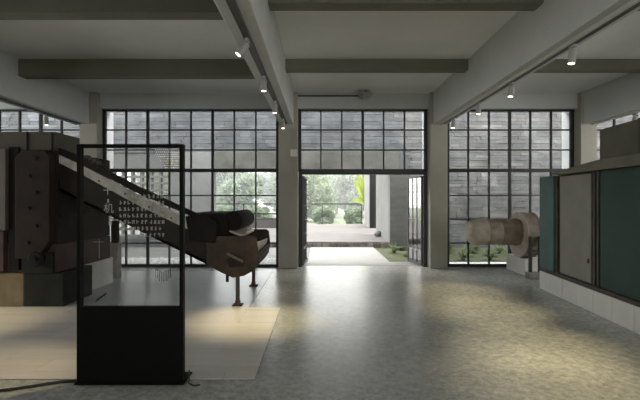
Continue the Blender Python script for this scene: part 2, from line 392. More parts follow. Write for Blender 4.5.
# rough stone courses: too many and too small to pick apart
st = MB(); tones = []
z = -0.05; row = 0
while z < 6.1:
    h = R.uniform(0.075, 0.13); x = -14 + R.uniform(0, .4)
    rowt = R.uniform(0.85, 1.12)
    while x < 14:
        w = R.uniform(0.25, 0.8)
        cx, cz = x + w / 2, z + h / 2
        skip = (LX0 - .05 < cx < OX0 + .05 and cz < 3.02) and not (cx < LX1 and cz < LZ0)
        skip = skip or (OX0 - .1 < cx < OX1 + .55 and cz < 3.1)
        if not skip:
            d = R.uniform(0.01, 0.03)
            st.box(x + .003, x + w - .003, d, 0.1, z + .003, z + h - .003)
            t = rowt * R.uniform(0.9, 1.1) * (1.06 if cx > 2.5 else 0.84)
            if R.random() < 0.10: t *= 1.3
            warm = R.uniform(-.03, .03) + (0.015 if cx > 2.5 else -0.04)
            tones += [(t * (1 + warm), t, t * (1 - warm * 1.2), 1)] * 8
        x += w
    z += h; row += 1
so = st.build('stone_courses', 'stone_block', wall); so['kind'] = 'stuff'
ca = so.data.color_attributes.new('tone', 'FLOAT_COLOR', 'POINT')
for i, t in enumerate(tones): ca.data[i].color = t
# breeze block screen, each block its own piece
bb = MB(); bw, bh, th = 0.30, 0.21, 0.034
bb.box(-bw / 2, bw / 2, 0, .2, -bh / 2, -bh / 2 + th); bb.box(-bw / 2, bw / 2, 0, .2, bh / 2 - th, bh / 2)
bb.box(-bw / 2, -bw / 2 + th, 0, .2, -bh / 2 + th, bh / 2 - th); bb.box(bw / 2 - th, bw / 2, 0, .2, -bh / 2 + th, bh / 2 - th)
bme = bb.mesh('breeze_block', 'pier_grey')
for i in range(7):
    for j in range(10): inst(bme, 'breeze_block', wall, (LX0 + 0.15 + i * 0.3, 0.1, LZ0 + 0.105 + j * 0.211))

# terrace behind the wall
ter = empty('terrace', (0, 13.6, 0), 'raised pinkish terrace floor beyond the wall opening', 'terrace', kind='structure')
B(-9, 7, 0.08, 10.3, -0.2, 0.16).build('terrace_slab', 'terrace_pink', ter)
x = -3.3
while x < 2.2:
    w = R.uniform(0.2, 0.34); B(x, x + w - 0.02, -0.02, 0.1, -0.1, 0.13 + R.uniform(-.01, .01)).build('riser_stone', 'riser_stone', ter, bevel=0.01); x += w
B(-3.38, 2.2, 0.02, 0.09, -0.2, 0.14).build('riser_back', 'riser_dark', ter)
struct('wall_terrace', B(2.23, 2.55, 13.98, 17.0, 0.1, 3.2), 'pier_grey', 'pale grey side wall of the terrace beside the opening', 'wall')
struct('wall_end_pier', B(2.39, 2.68, 20.4, 20.46, 0.1, 4).box(2.39, 2.43, 20.46, 22.7, 0.1, 4).box(2.43, 2.68, 20.46, 22.7, .1, 4), 'wall_core_grey', 'dark pier standing at the far side of the terrace', 'pier')
B(2.385, 2.69, 20.37, 20.42, 0.1, 4).build('dark_facing', 'steel_black', bpy.data.objects['wall_end_pier'])
o = B(2.36, 2.392, 20.42, 22.7, 0.1, 4).build('lit_side', 'pale_concrete', bpy.data.objects['wall_end_pier'])  # paler sheet: the lit side of the pier is put into its colour
bo = MB().lathe((2.12, 15.7, 0.155), (0, 0, 1), [(0, 0.06), (.05, .12), (.12, .14), (.2, .10), (.24, 0)], 9)
tag(bo.build('boulder', 'pale_concrete', smooth=True), 'small pale rounded stone by the terrace side wall', 'stone')
struct('lawn', B(-60, 60, 23.9, 90, -0.6, -0.35), 'lawn', 'pale green lawn beyond the terrace railing', 'lawn')

def railing(name, x0, x1, y, top, label, gap=2.0, mid=()):
    r = empty(name, ((x0 + x1) / 2, y, 0.16), label, 'railing'); h = top - 0.16; w = (x1 - x0) / 2
    B(-w, w, -.025, .025, h - .05, h).build('top_rail', 'steel_black', r)
    for z in mid: B(-w, w, -.012, .012, z, z + .02).build('lower_rail', 'steel_black', r)
    n = max(1, round(2 * w / gap))
    for k in range(n + 1): B(-w + 2 * w * k / n - .02, -w + 2 * w * k / n + .02, -.02, .02, 0, h - .05).build('post', 'steel_black', r)
railing('railing', -8.6, 2.3, 23.7, 1.305, 'dark thin railing along the far edge of the terrace')
railing('railing', -4.6, -1.9, 19.6, 0.89, 'low rail with a grey post seen through the wide window', gap=1.3)
lw = tag(B(-5.2, -2.0, 20.6, 21.0, 0.16, 0.55).build('low_bench', 'terrace_pink', bevel=0.02), 'low pinkish stone bench on the terrace behind the conveyor', 'bench')

# plants ------------------------------------------------------------
def blade(mb, base, ang, ln, wd, up, droop):
    d = Vector((math.cos(ang), math.sin(ang), 0)); s = Vector((-d.y, d.x, 0)); b = Vector(base)
    pts = []
    for k in range(4):
        t = k / 3.0; p = b + d * ln * t * (0.35 + .65 * t) + Vector((0, 0, up * t - droop * t * t)); w = wd * (math.sin(math.pi * (0.12 + 0.86 * t)))
        pts += [p - s * w, p + s * w]
    mb.add(pts, [(0, 1, 3, 2), (2, 3, 5, 4), (4, 5, 7, 6)])
def fern_mesh(n, ln, up, wd, m):
    mb = MB()
    for k in range(n): blade(mb, (R.uniform(-.03, .03), R.uniform(-.03, .03), 0), R.uniform(0, 6.28), ln * R.uniform(.5, 1.1), wd * R.uniform(.7, 1.2), up * R.uniform(.6, 1.2), up * R.uniform(.2, .8))
    return mb.mesh('fronds', m)
fm = [fern_mesh(110, .36, .34, .02, 'leaf_fern'), fern_mesh(90, .30, .6, .014, 'leaf_pale_fern'), fern_mesh(100, .36, .24, .024, 'leaf_fern')]
spots = []
for iy in range(4):
    for ix in range(7): spots.append((2.15 + ix * 0.74 + (iy % 2) * 0.3, 10.85 + iy * 0.70))
spots = [(x + R.uniform(-.04, .04), y + R.uniform(-.04, .04)) for x, y in spots if not (x < 2.7 and y < 11.0)]
for (x, y) in spots:
    k = 1 if (3.6 < x < 4.4 and y < 11.8) else R.choice((0, 2, 0, 1))
    o = bpy.data.objects.new('fern', fm[k]); C.objects.link(o); o.location = (x, y, -0.03); o.rotation_euler = (0, 0, R.uniform(0, 6.28)); s = R.uniform(.8, .95); o.scale = (s, s, s * .75)
    tag(o, 'small green fern growing in the courtyard bed below the stone wall', 'fern', 'ferns in the courtyard bed')
# banana-like plant by the terrace
bn = empty('banana_plant', (2.75, 24.6, -0.35), 'yellow-green banana plant with drooping leaves beyond the terrace', 'plant')
def banana_leaf(path, w, m):
    mb = MB(); n = len(path); vs = []
    for i, p in enumerate(path):
        p = Vector(p); t = i / (n - 1); d = (Vector(path[min(i + 1, n - 1)]) - Vector(path[max(i - 1, 0)])).normalized()
        s = d.cross(Vector((0, 1, .3))).normalized(); ww = w * math.sin(math.pi * (0.10 + 0.88 * t)) ** .7
        dr = Vector((0, 0, -0.3 * ww))
        vs += [p - s * ww + dr, p, p + s * ww + dr]
    fs = []
    for i in range(n - 1):
        a = 3 * i; fs += [(a, a + 1, a + 4, a + 3), (a + 1, a + 2, a + 5, a + 4)]
    return mb.add(vs, fs)
for (dx, dz, droop, w) in ((-.85, 2.1, .35, .17), (-.62, 2.3, .25, .15), (-.95, 1.5, .9, .16), (-.3, 2.4, .2, .16), (.5, 2.2, .6, .18), (1.0, 1.7, .8, .18)):
    path = [(dx * t * .95, -0.25 * t * (1 if dx < 0 else -1), 1.45 + dz * t - droop * t * t * 1.35) for t in [i / 8 for i in range(9)]]
    banana_leaf(path, w, '').build('leaf', 'leaf_lime', bn)
MB().lathe((0, 0, 0), (0, 0, 1), [(0, .14), (.8, .12), (1.45, .07)], 9).build('stem', 'leaf_mid', bn)

# trees beyond the lawn
def crown_mesh(n, rx, rz, m, ls=0.22):
    mb = MB(); blobs = [(Vector((R.uniform(-1, 1) * rx * .6, R.uniform(-1, 1) * rx * .6, R.uniform(-.65, .7) * rz)), R.uniform(.35, .6)) for _ in range(16)]
    for k in range(n):
        c, r = R.choice(blobs)
        d = Vector((R.gauss(0, 1), R.gauss(0, 1), R.gauss(0, 1))).normalized() * r * R.uniform(.55, 1.0)
        p = c + Vector((d.x * rx * .8, d.y * rx * .8, d.z * rz * .8)); q = Euler((R.uniform(-1.2, 1.2), R.uniform(-1.2, 1.2), R.uniform(0, 6.28))).to_matrix()
        s = ls * R.uniform(.6, 1.3)
        mb.add([p + q @ Vector(v) for v in ((-s, 0, 0), (0, -s * .45, 0), (s, 0, 0), (0, s * .45, 0))], [(0, 1, 2, 3)])
    return mb.mesh('crown', m)
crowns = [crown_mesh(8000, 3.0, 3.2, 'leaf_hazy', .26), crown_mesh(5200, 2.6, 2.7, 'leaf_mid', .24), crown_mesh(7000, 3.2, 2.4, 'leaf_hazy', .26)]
tm = MB(); tm.lathe((0, 0, 0), (0, 0, 1), [(0, .22), (1.5, .16), (3.2, .12), (5.5, .05)], 8)
for a in (0.3, 1.7, 3.0, 4.4, 5.5): tm.bar((0, 0, 2.4 + a * .2), (1.6 * math.cos(a), 1.6 * math.sin(a), 4.0 + a * .25), .09, .09)
trunk = tm.mesh('trunk', 'bark')
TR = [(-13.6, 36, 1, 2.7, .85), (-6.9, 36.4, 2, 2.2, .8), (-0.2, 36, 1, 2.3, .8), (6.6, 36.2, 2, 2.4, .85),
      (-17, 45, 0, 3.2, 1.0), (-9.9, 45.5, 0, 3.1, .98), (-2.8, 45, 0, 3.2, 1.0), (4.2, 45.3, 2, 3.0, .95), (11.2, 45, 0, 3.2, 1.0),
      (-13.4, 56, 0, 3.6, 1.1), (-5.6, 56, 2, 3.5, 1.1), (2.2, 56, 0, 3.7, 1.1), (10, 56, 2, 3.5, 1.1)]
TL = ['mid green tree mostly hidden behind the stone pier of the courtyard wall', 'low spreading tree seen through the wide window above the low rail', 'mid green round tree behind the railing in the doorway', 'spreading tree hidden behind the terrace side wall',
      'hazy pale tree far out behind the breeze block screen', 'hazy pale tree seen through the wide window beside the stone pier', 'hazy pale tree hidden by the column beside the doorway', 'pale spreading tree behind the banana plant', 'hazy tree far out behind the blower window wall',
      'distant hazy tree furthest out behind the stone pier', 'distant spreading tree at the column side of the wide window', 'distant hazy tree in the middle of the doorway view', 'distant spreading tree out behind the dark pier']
for (x, y, k, z, s), lab in zip(TR, TL):
    t = empty('tree', (x, y, -0.4), lab, 'tree', 'trees beyond the lawn')
    inst(crowns[k], 'crown', t, (0, 0, z), (0, 0, R.uniform(0, 6.28)), (s, s, s)); inst(trunk, 'trunk', t, (0, 0, 0), (0, 0, R.uniform(0, 6)), (s, s, z / 4.2))
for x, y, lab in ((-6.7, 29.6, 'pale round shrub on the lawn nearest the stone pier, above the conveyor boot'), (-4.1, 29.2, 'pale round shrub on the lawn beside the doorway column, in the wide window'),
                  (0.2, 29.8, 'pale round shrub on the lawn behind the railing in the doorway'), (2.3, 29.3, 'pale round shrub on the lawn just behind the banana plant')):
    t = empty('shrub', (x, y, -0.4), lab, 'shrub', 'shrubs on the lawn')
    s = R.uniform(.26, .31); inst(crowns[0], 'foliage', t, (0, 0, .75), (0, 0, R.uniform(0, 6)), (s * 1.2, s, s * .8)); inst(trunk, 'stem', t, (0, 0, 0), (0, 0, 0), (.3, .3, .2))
hz = bpy.data.materials.new('morning_haze'); hz.use_nodes = True; nt = hz.node_tree; nt.nodes.remove(nt.nodes['Principled BSDF'])
vs_ = nt.nodes.new('ShaderNodeVolumeScatter'); vs_.inputs['Color'].default_value = (.97, .98, 1, 1); vs_.inputs['Density'].default_value = 0.014
nt.links.new(vs_.outputs[0], nt.nodes['Material Output'].inputs['Volume']); MATS['morning_haze'] = hz
tag(B(-30, 30, 26.5, 70, -0.3, 14).build('haze', 'morning_haze'), 'thin pale haze hanging among the trees beyond the terrace', 'haze', kind='stuff')

# ================================================================== pale plank floor area and grey screed
pf = empty('floor_planks', (-0.545, 3.555, 0), 'pale plank flooring set into the concrete under the display stand', 'floor', kind='structure')
B(-6.2, 0, 0, 2.375, 0.0005, 0.004).build('underlay', 'dark_grout', pf)
rows = 16; pd = 2.375 / rows; pme = {}
for r in range(rows):
    x = 0.0; first = True
    while x > -6.2:
        w = R.choice((0.45, 0.75, 1.2)) if first else 1.2
        if r == 0 and first: w = 0.27
        w = min(w, x + 6.2); first = False
        if w < 0.05: break
        k = (round(w, 2), R.randint(0, 1))
        if k not in pme: pme[k] = B(-w + .002, -.002, 0.0015, pd - .0015, 0.003, 0.008).mesh('plank', ('plank_pale', 'plank_pale_b')[k[1]])
        inst(pme[k], 'plank', pf, (x, r * pd, R.uniform(0, .0015))); x -= w
struct('floor_screed', B(-5.2, -0.99, 5.94, 9.0, 0.0005, 0.006), 'screed_glare', 'smooth grey floor screed under the conveyor, bluish window glare in its colour', 'floor')

# ================================================================== display stand
Y0 = 3.46; S0 = Y0 / F
def gx(px): return (px - 321.5) * S0
def gz(py): return EYE - (py - 200) * S0
sx0, sx1, sz1, szg = gx(78), gx(184.5), gz(144), gz(307)
stand = empty('display_stand', ((sx0 + sx1) / 2, Y0, 0), 'black framed glass information stand on the pale planks', 'display stand')
ox = (sx0 + sx1) / 2; hw = (sx1 - sx0) / 2
B(-hw, hw, -0.0, 0.055, 0.008, szg).build('base_panel', 'stand_black', stand, bevel=0.003)
B(-hw - .01, hw + .01, -0.02, 0.22, 0.008, 0.02).build('foot_plate', 'stand_black', stand)
B(-hw, -hw + .030, 0, .055, szg, sz1).build('stile', 'stand_black', stand, bevel=0.002)
B(hw - .030, hw, 0, .055, szg, sz1).build('stile', 'stand_black', stand, bevel=0.002)
B(-hw + .03, hw - .03, 0, .055, sz1 - .028, sz1).build('top_rail', 'stand_black', stand, bevel=0.002)
B(-hw + .03, hw - .03, .022, .030, szg, sz1 - .028).build('glass_pane', 'stand_glass', stand)
GY = 0.0212      # print sits on the face of the glass
def pbar(mb, x0, y0, x1, y1, w):   # stroke in picture units, on the glass plane
    a = Vector((gx(x0) - ox, GY, gz(y0))); b = Vector((gx(x1) - ox, GY, gz(y1))); d = (b - a); s = Vector((-d.z, 0, d.x)).normalized() * w * S0 / 2
    mb.add([a - s, b - s, b + s, a + s], [(0, 1, 2, 3)])
def glyph(px, py, hpx, ch):
    cu = bpy.data.curves.new('glyph', 'FONT'); cu.body = ch; cu.size = hpx * S0 * 1.1; cu.align_x = 'CENTER'; cu.align_y = 'CENTER'
    to = bpy.data.objects.new('glyph', cu); C.objects.link(to); bpy.context.view_layer.update()
    me = bpy.data.meshes.new_from_object(to); bpy.data.objects.remove(to); me.materials.clear(); me.materials.append(MATS['print_white'])
    o = bpy.data.objects.new('lettering', me); C.objects.link(o); o.parent = stand
    o.location = (gx(px) - ox, GY, gz(py)); o.rotation_euler = (math.pi / 2, 0, 0); return o
glyph(108, 191, 9, '干'); glyph(108.8, 209, 9.5, '机')
t = MB(); t2 = [(108.3, 201, 1.6), (110.4, 218, 2.6), (110.4, 223, 3.0)]
for x, y, w in t2:
    t = MB(); pbar(t, x, y - 2, x, y + 1.8, w); t.build('subtitle', 'print_white', stand)
def fake_char(mb, x, y, w, h):    # unreadably small printed character: a few strokes
    for k in range(R.randint(1, 2)): pbar(mb, x + w * R.uniform(.1, .3), y + h * R.uniform(.1, .9), x + w * R.uniform(.75, .95), y + h * R.uniform(.1, .9), .75)
    for k in range(R.randint(1, 2)): xx = x + w * R.uniform(.2, .8); pbar(mb, xx, y + h * .05, xx, y + h * .95, .85)
for i, y in enumerate((194.2, 200.6, 207.1, 213.6, 220, 226.5, 233)):
    mb = MB(); x = (126, 119, 119, 119, 119, 120, 145)[i]; end = 162.5
    while x < end: fake_char(mb, x, y, 3.6, 4.2); x += 4.3
    mb.build('text_line', 'print_white', stand)
# perforation drawing: dots in a fan
dots = MB(); dt = MB()
for j in range(9):
    for i in range(13):
        px = 156 + i * 2.05 + (j % 2) * 1.0; py = 149.5 + j * 2.25
        if px < 156 + max(0, j - 2) * 1.5 or px > 181: continue
        q = dt if (j > 3 and R.random() < .6) else dots; a = Vector((gx(px) - ox, GY, gz(py))); e = .8 * S0
        q.add([a + Vector((-e, 0, 0)), a + Vector((0, 0, -e)), a + Vector((e, 0, 0)), a + Vector((0, 0, e))], [(0, 1, 2, 3)])
dots.build('dot_drawing', 'print_pale', stand)['kind'] = 'stuff'; dt.build('tan_dots', 'print_tan', stand)['kind'] = 'stuff'
fan = MB()
for k in range(9):
    x = 156.3 + k * 1.85; u = (k - 4) / 4; pbar(fan, x, 273 - 3.6 * u * u, x, 283 - 5 * u * u - (k % 2) * 1.2, .6)
for k in range(8):
    u0 = (k - 4) / 4; u1 = (k - 3) / 4; pbar(fan, 163.7 + 8 * u0, 272.5 - 4.5 * u0 * u0, 163.7 + 8 * u1, 272.5 - 4.5 * u1 * u1, .4)
fan.build('fan_drawing', 'print_black', stand)
lb = MB(); pbar(lb, 96.5, 301, 106.5, 294, 1.7); pbar(lb, 95, 303.5, 99, 300, .5); lb.build('brush_mark', 'print_black', stand)
lc = MB(); pbar(lc, 99.3, 239.5, 99.3, 258.5, .45); pbar(lc, 93.5, 242.2, 104, 242.2, .35); lc.build('thin_lines', 'print_white', stand)

# cables on the floor
def cable(name, pts, r, label, m='cable_black'):
    cu = bpy.data.curves.new(name, 'CURVE'); cu.dimensions = '3D'; cu.bevel_depth = r; cu.bevel_resolution = 2
    sp = cu.splines.new('BEZIER'); sp.bezier_points.add(len(pts) - 1)
    for p, q in zip(sp.bezier_points, pts): p.co = q; p.handle_left_type = p.handle_right_type = 'AUTO'
    o = bpy.data.objects.new(name, cu); C.objects.link(o); bpy.context.view_layer.update()
    me = bpy.data.meshes.new_from_object(o); bpy.data.objects.remove(o); me.materials.clear(); me.materials.append(MATS[m])
    ob = bpy.data.objects.new(name, me); C.objects.link(ob); tag(ob, label, 'cable'); return ob
def fl(px, py, z=0.012): d = (EYE - z) * F / (py - 200); return ((px - 320) * d / F, d, z)
cable('floor_cable', [fl(-40, 392), fl(0, 390.5), fl(30, 386.5), fl(60, 382), fl(76, 381)], 0.011, 'black cable running across the floor to the foot of the stand')
cable('power_lead', [fl(200, 385), (*fl(192, 385)[:2], .012), (fl(189, 378)[0], fl(189, 378)[1], .03), (fl(190, 376)[0] , fl(188, 376)[1] - .02, .07)], 0.006, 'short black lead sticking up beside the stand base')

# ================================================================== drying machine
YM = 6.0
def mx(px, Y=YM): return (px - 320) * Y / F
def mz(py, Y=YM): return EYE - (py - 200) * Y / F
BX = mx(55)          # right face of the body
dm = empty('drying_machine', (-5.2, 6.8, 0.47), 'tall rusty brown drying machine with bolted panel and olive hood', 'machine')
def part(name, mb, m, root, bevel=0.006, **k):
    inv = Matrix.Translation(-Vector(root.location))
    o = mb.build(name, m, root, bevel=bevel, **k); o.data.transform(inv); return o
part('body', B(-7.2, BX, 6.05, 7.57, 0.88, 2.2), 'rust_dark', dm)
part('lower_casing', B(-7.2, BX + .006, 6.03, 7.58, 0.475, 0.87), 'rust_red', dm)
part('hood', B(-7.2, BX, 6.0, 6.62, 2.2, 2.46), 'olive_paint', dm)
part('hood_seam', B(mx(27), mx(28.5), 5.985, 6.0, 2.2, 2.46), 'machine_black', dm, bevel=0)
part('hood_seam', B(mx(52), mx(53), 5.985, 6.0, 2.2, 2.45), 'machine_black', dm, bevel=0)
rp = [(mx(20), mz(258)), (mx(42), mz(258)), (mx(54), mz(240)), (mx(54), mz(168))]
for k in range(7):
    a = math.pi * k / 12; rp.append((mx(46) + (mx(54) - mx(46)) * math.cos(a), mz(162) + (mz(151) - mz(162)) * math.sin(a)))
rp += [(mx(26), mz(151)), (mx(20), mz(158))]
part('bolted_panel', MB().prism(rp, 5.90, 6.04), 'rust_panel', dm, bevel=0.012)
for (hx, hy) in ((36, 158), (29.5, 176), (36.5, 192.5), (29, 208), (36.2, 226), (28.2, 242.5)):
    p = Vector((mx(hx, 5.9), 5.9, mz(hy, 5.9)))
    part('bolt', MB().lathe(p + Vector((0, .01, 0)), (0, -1, 0), [(0, .030), (.022, .030), (.03, .018)], 8), 'bolt_hole', dm, bevel=0)
part('recess_shade', B(mx(10), mx(20), 5.97, 6.05, mz(270), mz(147)), 'machine_black', dm)  # near-black strip between panels, the shade of the recess put into colour
part('beige_door', B(-4.95, mx(9.5), 5.92, 6.04, mz(230), mz(149)), 'beige_panel', dm)
part('lower_door', B(-4.95, mx(6), 5.95, 6.03, mz(271), mz(231)), 'rust_red', dm)
part('valve_wheel', MB().lathe((mx(40), 5.94, mz(258)), (0, -1, 0), [(0, .11), (.03, .12), (.05, .09), (.05, .03), (.08, .03), (.08, 0)], 18), 'machine_black', dm, bevel=0)
part('ash_door', B(mx(24), mx(54), 5.96, 6.03, 0.475, mz(252)), 'olive_block', dm)
for zz in (1.25, 1.72): part('side_rib', B(BX, BX + .025, 6.1, 7.5, zz, zz + .05), 'rust_dark', dm, bevel=0)
part('side_latch', B(BX, BX + .04, 6.7, 6.85, 1.30, 1.34), 'machine_black', dm, bevel=0)
# plinth blocks
def box_thing(name, bx, m, label, cat, bevel=.01):
    x0, x1, y0, y1, z0, z1 = bx; c = Vector(((x0 + x1) / 2, (y0 + y1) / 2, z0))
    o = B(*bx).build(name, m, bevel=bevel); o.data.transform(Matrix.Translation(-c)); o.location = c; return tag(o, label, cat)
box_thing('plinth_block', (-5.6, mx(24.5), 5.98, 6.6, 0.001, 0.472), 'mustard_block', 'mustard coloured plinth block under the beige machine door', 'plinth')
box_thing('plinth_block', (mx(24.8), mx(64), 5.98, 6.75, 0.001, 0.472), 'olive_block', 'dark olive plinth block under the bolted rusty panel', 'plinth')
box_thing('plinth_block', (-5.4, BX - .03, 6.76, 7.75, 0.007, 0.472), 'plaster_white', 'white plastered plinth block under the far side of the drying machine', 'plinth')
sp = empty('support_post', (-3.93, 8.2, 0.007), 'short concrete support post with steel head behind the drying machine', 'post')
B(-.085, .085, -.08, .08, 0, .67).build('concrete_foot', 'concrete_post', sp, bevel=.012); B(-.06, .05, -.06, .06, .67, 1.1).build('steel_head', 'rust_dark', sp, bevel=.006)

# conveyor ---------------------------------------------------------
cv = empty('conveyor', (-1.17, 6.75, 0.008), 'sloping rusty conveyor with pale side strip rising to the drying machine', 'conveyor')
YN, YF = 6.05, 7.45
def cx_(px): return mx(px, YN)
def cz_(py): return mz(py, YN)
def band(pts): return [(cx_(a), cz_(b)) for a, b in pts]
side = band([(60, 155), (80, 164), (195, 224), (205, 236), (215, 268), (228, 275), (150, 236), (92, 207), (60, 191)])
fside = band([(60, 176), (92, 192), (195, 242), (205, 246), (215, 268), (228, 275), (150, 236), (92, 207), (60, 191)])
part('side_plate', MB().prism(side, YN, YN + .02), 'rust_dark', cv, bevel=0)
part('side_plate', MB().prism(fside, YF - .02, YF), 'rust_dark', cv, bevel=0)
belly = band([(60, 188), (92, 204), (150, 233), (222, 269), (228, 275), (150, 236), (92, 207), (60, 191)])
part('bottom_plate', MB().prism(belly, YN, YF), 'rust_dark', cv, bevel=0)
deck = band([(60, 178), (195, 245), (195, 248), (60, 181)])
part('belt_deck', MB().prism(deck, YN + .02, YF - .02), 'machine_black', cv, bevel=0)
strip = band([(60, 155), (80, 164), (140, 195), (192, 221), (192, 231), (140, 206), (80, 173), (60, 163)])
part('side_strip', MB().prism(strip, YN - .025, YN), 'galvanised', cv, bevel=.003)
rail = band([(60, 148), (80, 156), (140, 187), (203, 216), (203, 221), (140, 194), (80, 163), (60, 154.5)])
part('rail', MB().prism(rail, YN - .04, YN + .03), 'machine_black', cv, bevel=.004)
for k in range(4):   # chain rollers at the head
    p = Vector((cx_(87 + k * 4), YN - .03, cz_(157 + k * 2)))
    part('chain_roller', MB().cyl(p, p + Vector((0, .10, 0)), .028, 10), 'frame_rust', cv, bevel=0)
for (a, b) in ((100, 181), (126, 194), (150, 207), (172, 218)):
    p = Vector((cx_(a), YN - .035, cz_(b))); part('bolt', MB().cyl(p, p + Vector((0, .02, 0)), .014, 8), 'frame_rust', cv, bevel=0)
# boot
near = band([(207, 236), (255, 236), (257, 238), (258.5, 255), (257, 264), (252, 271), (244, 275.5), (233, 277.5), (222, 272), (207, 264)])
part('boot_side', MB().prism(near, YN - .03, YN + .005), 'rust_brown', cv, bevel=.004)
far = band([(200, 236), (254, 236), (257, 238.5), (258.5, 252), (257, 264), (252, 271), (244, 275.5), (233, 277.5), (222, 272), (205, 263), (192, 256), (192, 236)])
part('boot_side', MB().prism(far, YF - .005, YF + .03), 'rust_brown', cv, bevel=.004)
trough = band([(256.5, 253), (255, 263), (250.5, 269.5), (243, 273.8), (233, 276), (222, 271), (205, 262), (205, 264), (222, 273), (233, 277.8), (244.2, 275.8), (252.3, 271.3), (257.2, 264.3), (258.5, 253)])
part('boot_trough', MB().prism(trough, YN, YF), 'rust_brown', cv, bevel=0)
# sloping worn lip; light on the chute floor is put into its pale colour
lip = MB().add([(cx_(254.5), YN, cz_(243)), (cx_(254.5), YF - .02, cz_(247)), (cx_(253), YF - .02, cz_(253)), (cx_(252), YN, cz_(257)),
                (cx_(256), YN, cz_(243)), (cx_(256), YF - .02, cz_(247)), (cx_(254.5), YF - .02, cz_(253)), (cx_(253.5), YN, cz_(257))],
               [(0, 1, 2, 3), (7, 6, 5, 4), (0, 4, 5, 1), (1, 5, 6, 2), (2, 6, 7, 3), (3, 7, 4, 0)])
part('mouth_lip', lip, 'pale_plate', cv, bevel=0)
part('drum', MB().lathe((cx_(231), YN + .12, cz_(221.5)), (0, 1, 0), [(0, .06), (0, .135), (.03, .145), (1.1, .145), (1.13, .135), (1.13, 0)], 24), 'machine_black', cv, bevel=0, smooth=True)
hood = band([(187, 213.5), (222, 213.5), (227, 218), (227, 236), (192, 236), (187, 228)])
part('drum_hood', MB().prism(hood, YN + .06, YF - .1), 'machine_black', cv, bevel=.01)
part('gear_case', MB().prism(band([(186, 216), (206, 214), (218, 222), (216, 243), (190, 240)]), YN - .05, YN + .06), 'machine_black', cv, bevel=.015)
part('belt_flap', MB().prism(band([(224, 229), (241, 236), (240, 238), (223, 231)]), YN + .15, YF - .15), 'pale_plate', cv, bevel=0)
part('bracket', MB().prism(band([(227, 259), (236, 254), (246, 260), (244, 266), (230, 267)]), YN - .055, YN - .03), 'rust_panel', cv, bevel=.004)
part('bracket_arm', MB().bar((cx_(228), YN - .065, cz_(253)), (cx_(244), YN - .065, cz_(261)), .02, .035), 'beige_panel', cv, bevel=0)
part('tension_bolt', MB().cyl((cx_(227), YN + .02, cz_(282)), (cx_(227), YN + .02, cz_(268)), .022, 8), 'rust_dark', cv, bevel=0)
for (lx, ly) in ((mx(237.7, 6.06), 6.06), (-1.155, 7.42)):
    part('leg', MB().cyl((lx, ly, .02), (lx, ly, .46), .030, 12), 'frame_rust', cv, bevel=0)
    part('leg_collar', MB().cyl((lx, ly, .015), (lx, ly, .075), .038, 12), 'foot_red', cv, bevel=0)
    part('foot_plate', B(lx - .07, lx + .07, ly - .07, ly + .07, .008, .022), 'rust_brown', cv, bevel=0)

# ================================================================== green machine (slightly turned)
ang = math.atan(0.07)
gm = empty('green_machine', (3.74, 7.27, 0.30), 'long green and beige panelled machine standing on white tiles', 'machine', rz=-ang)
# local: +x into the machine, -y towards the camera along the face
def gp(name, t0, t1, x0, x1, z0, z1, m, bevel=.004): return B(x0, x1, -t1, -t0, z0 - .30, z1 - .30).build(name, m, gm, bevel=bevel)
gp('carcass', 0.02, 4.6, 0.05, 1.5, .31, 1.88, 'frame_rust')
gp('base_frame', 0.0, 4.6, 0.005, 1.5, .30, .355, 'frame_rust')
gp('end_panel', 0.0, 0.49, 0.0, 1.48, .36, 1.885, 'teal_light', .008)
gp('door', 0.66, 1.515, 0.02, 0.06, .375, 1.86, 'grey_beige', .008)
d = gp('door', 1.73, 2.78, 0.02, 0.06, .375, 1.86, 'green_dark', .008)
gp('door', 3.0, 4.0, 0.02, 0.06, .375, 1.86, 'green_dark', .008)
for t in (0.535, 1.57, 1.655, 2.82, 2.92): gp('frame_post', t, t + .045, 0.015, 0.06, .355, 1.88, 'frame_rust')
gp('door_latch', 1.455, 1.475, 0.0, 0.02, .64, .70, 'frame_rust', 0)
cr = MB().prismx([(-0.50, 1.888 - .3), (-4.6, 1.888 - .3), (-4.6, 2.02 - .3), (-1.75, 2.02 - .3), (-0.50, 1.93 - .3)], -0.03, 1.5)
cr.build('cornice', 'cornice_olive', gm, bevel=.004)
gp('top_hood', 1.25, 4.6, 0.28, 1.4, 2.02, 2.49, 'hood_olive', .01)
gp('hood_band', 2.08, 2.12, 0.265, 0.28, 2.02, 2.49, 'frame_rust', 0)
gp('hood_band', 1.25, 4.6, 0.262, 0.28, 2.02, 2.06, 'frame_rust', 0)
pl = empty('tile_plinth', (3.74, 7.27, 0.001), 'low white tiled plinth under the green machine', 'plinth', rz=-ang)
B(0.03, 1.5, -4.6, -0.02, 0, .298).build('plinth_core', 'plaster_white', pl)
tme = B(-.01, .028, -.2045, -.0, 0, .296)
tme = B(0, .03, -.407, -.003, 0, .296).mesh('tile', 'tile_white')
for k in range(11): inst(tme, 'tile', pl, (R.uniform(-.001, .001), -k * .412 + (.046 if k else 0) - 0.0, 0)) if k else inst(B(0, .03, -.363, -.003, 0, .296).mesh('tile', 'tile_white'), 'tile', pl)
inst(B(0.03, 0.75, -.02, .01, 0, .296).mesh('tile', 'tile_white'), 'tile', pl)

